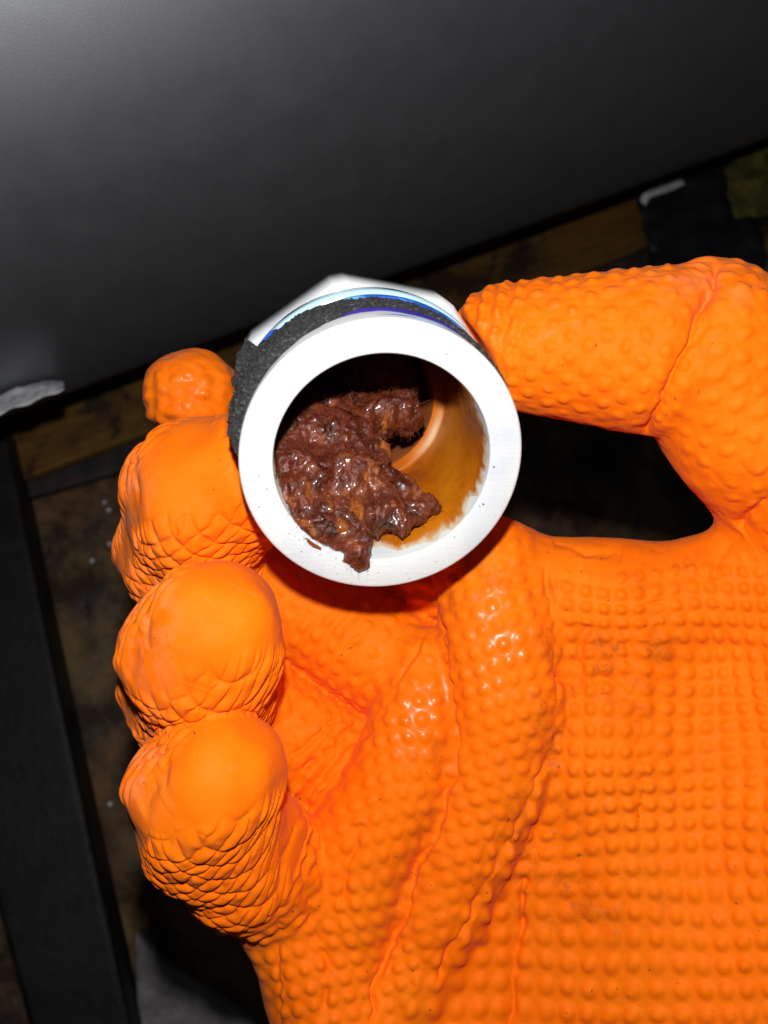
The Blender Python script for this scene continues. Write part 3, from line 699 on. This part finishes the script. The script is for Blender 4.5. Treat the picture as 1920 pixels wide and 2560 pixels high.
# brown smears dragged over the rim face
for k, (a_c, r_c, wa, wr, sd_) in enumerate([(-101, 17.1, 7.5, 0.9, 3), (-126, 16.9, 5, 0.5, 7)]):
    na = 48; aa = np.linspace(0, 2 * np.pi, na, endpoint=False)
    rad_ = 1 + 0.75 * fbm(np.stack([np.cos(aa) * 1.6, np.sin(aa) * 1.6, aa * 0], 1), 3, sd_)
    rim_ = fl_pt(-0.015, np.maximum(r_c + wr * rad_ * np.sin(aa), R_IN + 0.36), a_c + wa * rad_ * np.cos(aa)); cen = fl_pt(-0.05, np.array([r_c]), np.array([a_c]))
    mesh_obj('rim_smear', to_world(np.concatenate([rim_, cen])), [(i_, (i_ + 1) % na, na) for i_ in range(na)], m_brown, parent=fit)
# grit on the rim face
m_grit = mat('dark_grit', (0.10, 0.08, 0.06), 0.8)
gvv, gff = [], []
for k in range(70):
    a = random.choice([random.gauss(-110, 32), random.uniform(-180, 180)]); r = random.uniform(R_IN + 0.4, R_OUT - 0.5)
    c = fl_pt(-0.02, r, a); sz = abs(random.gauss(0, 0.08)) + 0.045
    b = len(gvv)
    for dx, dy, dz in ((1, 0, 0), (-.6, .8, 0), (-.6, -.8, 0), (0, 0, 1)):
        e = random.uniform(0.6, 1.4) * sz
        gvv.append(c + e * (dx * FV + dy * FU - 0.6 * dz * AX))
    gff += [(b, b+1, b+3), (b+1, b+2, b+3), (b+2, b, b+3)]
gr_ = mesh_obj('grit', to_world(np.array(gvv)), np.array(gff), m_grit, parent=fit, smooth=False); gr_['kind'] = 'stuff'

# ------------------------------------------------------------------ sludge in the bore
def wall(th_, s, inset): return fl_pt(s, R_IN - inset, th_)
def at_s(px, py, sv_):                       # where a sight line crosses the section sv_ mm down the bore
    d = np.array(((px - 960) / F, (1280 - py) / F, -1.0)); return d * ((sv_ + FC @ AX) / (d @ AX))
BL = [(730, 1292, 2.5, 2.3), (780, 1322, 1.5, 2.8), (835, 1345, 1.0, 2.8), (876, 1366, 0.5, 1.9), (899, 1388, 0.0, 1.1), (906, 1412, -0.1, 0.6), (895, 1335, 2.0, 2.8),
      (722, 1240, 6, 3.6), (780, 1260, 6, 4.6), (850, 1285, 6, 5.0), (920, 1285, 7, 4.0), (985, 1275, 8, 3.4), (1040, 1268, 8.5, 2.6), (1070, 1262, 8.5, 1.6), (990, 1320, 5, 1.8),
      (730, 1165, 12, 5.0), (800, 1185, 12, 6.0), (880, 1205, 11, 5.2), (945, 1215, 11, 3.6), (1000, 1225, 11, 2.4),
      (722, 1095, 18, 4.4), (790, 1085, 19, 6.0), (850, 1115, 18, 6.0), (915, 1130, 18, 4.0),
      (775, 1035, 25, 4.8), (845, 1035, 25, 4.6), (900, 1045, 25, 4.4), (960, 1035, 24, 3.8), (1008, 1022, 24, 3.2), (1015, 1050, 23, 2.6), (820, 1150, 22, 8), (860, 1080, 29, 7)]
BP = np.array([at_s(*b[:3]) for b in BL]); BR = np.array([b[3] for b in BL]) * 0.88
CUT = [(at_s(955, 1110, 15), 3.6), (at_s(895, 985, 22), 3.0), (at_s(985, 1165, 9), 3.2), (at_s(975, 1350, 4), 2.6), (at_s(800, 1215, 3), 3.2), (at_s(700, 1150, 6), 2.6), (at_s(850, 1330, -2.5), 2.6)]
def sludge_sdf(q):
    d = None
    for c, r in zip(BP, BR):
        x = np.sqrt(((q - c) ** 2).sum(1)) - r; d = x if d is None else smin(d, x, 2.0)
    for c, r in CUT: d = np.maximum(d, r - np.sqrt(((q - c) ** 2).sum(1)))
    d = d + 1.5 * (np.abs(fbm(np.stack([q @ FV * 0.30, q @ FU * 0.16, q @ AX * 0.22], 1), 3, 41)) * 2.2 - 0.5) + 0.6 * fbm(q * 0.7, 2, 45)
    s, r, th_ = fit_local(q)
    inside = np.maximum(r - (R_IN - 0.12), 0.05 - s)           # inside the bore ...
    d = np.minimum(d, np.sqrt((s - 45) ** 2 + r ** 2) - 13.1 - 0.0)  # plug added deep in the throat so its end comes out dark
    inside = np.maximum(inside, np.where(s > 31.5, r - 13.2, -9.0))
    outside = np.maximum(s + 0.02, np.sqrt(((q - BP[4]) ** 2).sum(1)) - 2.4)                                          # ... or in front of the rim
    return np.maximum(d, np.minimum(inside, outside))
sv, sf_ = surface_nets(sludge_sdf, np.minimum(BP.min(0), fl_pt(46, 0, 0) - 9) - 9, np.maximum(BP.max(0), fl_pt(46, 0, 0) + 6) + 9, 0.5, 2.5)
sv, sf_ = subdivide(sv, sf_); sv = relax(sv, sf_, 2, 0.5)
sn = normals(sv, sf_)
ax1 = unit(0.5 * FV + 0.85 * FU)
fib = np.stack([sv @ ax1 * 0.5, sv @ np.cross(AX, ax1) * 1.8, sv @ AX * 1.2], 1)
hh = 0.26 * fbm(sv * 0.9, 2, 51) + 0.20 * (1 - 2 * np.abs(fbm(fib * 0.9, 3, 55))) + 0.06 * fbm(sv * 5, 2, 58)
s_l, r_l, t_l = fit_local(sv)
sv = sv + sn * hh[:, None]
m_sl = mat('brown_sludge', (0.14, 0.035, 0.018), 0.4, 0.35)
t = NT(m_sl); oc = t.coord()
a1 = t.noise(230, 5, 0.65, oc, 0.5); a2 = t.noise(900, 4, 0.7, oc); a3 = t.noise(1.0, 4, 0.65, t.add('ShaderNodeMapping', {'Vector': oc, 'Scale': (260, 90, 160), 'Rotation': (0.2, 0.3, 0.6)}).outputs[0], 0.4)
cs = t.ramp(a1, [(0.28, (0.018, 0.004, 0.002)), (0.44, (0.062, 0.010, 0.004)), (0.58, (0.125, 0.023, 0.008)), (0.70, (0.25, 0.075, 0.018))])
cs = t.mix(t.ramp(a3, [(0.57, (0, 0, 0)), (0.68, (0.9,) * 3)]), cs, (0.32, 0.085, 0.006, 1))
cs = t.mix(t.ramp(a2, [(0.62, (0, 0, 0)), (0.74, (0.45,) * 3)]), cs, (0.30, 0.12, 0.04, 1))
t.set(Base_Color=cs, Roughness=t.ramp(a3, [(0.35, (0.25,) * 3), (0.6, (0.55,) * 3)]), Coat_Weight=0.4, Coat_Roughness=0.10)
t.set(Subsurface_Weight=0.15, Subsurface_Radius=(1.0, 0.4, 0.2), Subsurface_Scale=0.0008)
t.set(Normal=t.bump(t.math('ADD', a2, t.math('MULTIPLY', a1, 0.7)), 0.45, 0.0009))
sl = mesh_obj('sludge_clump', to_world(sv), sf_, m_sl)
tag(sl, 'wet reddish brown fibrous sludge clump filling the bore', 'sludge')
# loose fibres sticking out of it
m_fib = mat('brown_fibre', (0.20, 0.05, 0.022), 0.5)
fvv, fff = [], []
cand = np.where((((sn * -sv).sum(1) / np.linalg.norm(sv, axis=1)) > 0.0))[0]
rimc = cand[(s_l[cand] < 3.0)]
for k in range(4000):
    i = int(random.choice(rimc)) if (k < 140 and len(rimc)) else int(random.choice(cand))
    p = sv[i].copy(); dv = unit(sn[i] * random.uniform(0.2, 0.8) + RNG.normal(0, 0.6, 3) + (unit(-FU * 0.9 - FV * 0.3) * 0.9 if k < 140 else 0))
    L = random.uniform(0.5, 1.8) if k >= 140 else random.uniform(0.4, 1.4); rd = random.uniform(0.022, 0.045)
    ns = 5; bend = RNG.normal(0, 0.35, 3); prev = None
    for j in range(ns + 1):
        c = p + dv * L * j / ns + bend * L * (j / ns) ** 2 * 0.5
        if k < 140:
            s0 = (c - FC) @ AX
            if np.hypot((c - FC) @ FV, (c - FC) @ FU) > R_IN and s0 > -0.06: c = c - AX * (s0 + 0.06)
        e1 = unit(np.cross(dv, (0.3, 0.5, 0.8))); e2 = np.cross(dv, e1); b = len(fvv); r_ = rd * (1 - 0.7 * j / ns)
        for a in (0, 2.094, 4.189): fvv.append(c + r_ * (math.cos(a) * e1 + math.sin(a) * e2))
        if prev is not None:
            for a in range(3): fff.append((prev + a, prev + (a+1) % 3, b + (a+1) % 3, b + a))
        prev = b
fo = mesh_obj('fibre', to_world(np.array(fvv)), np.array(fff), m_fib, parent=sl); fo['kind'] = 'stuff'
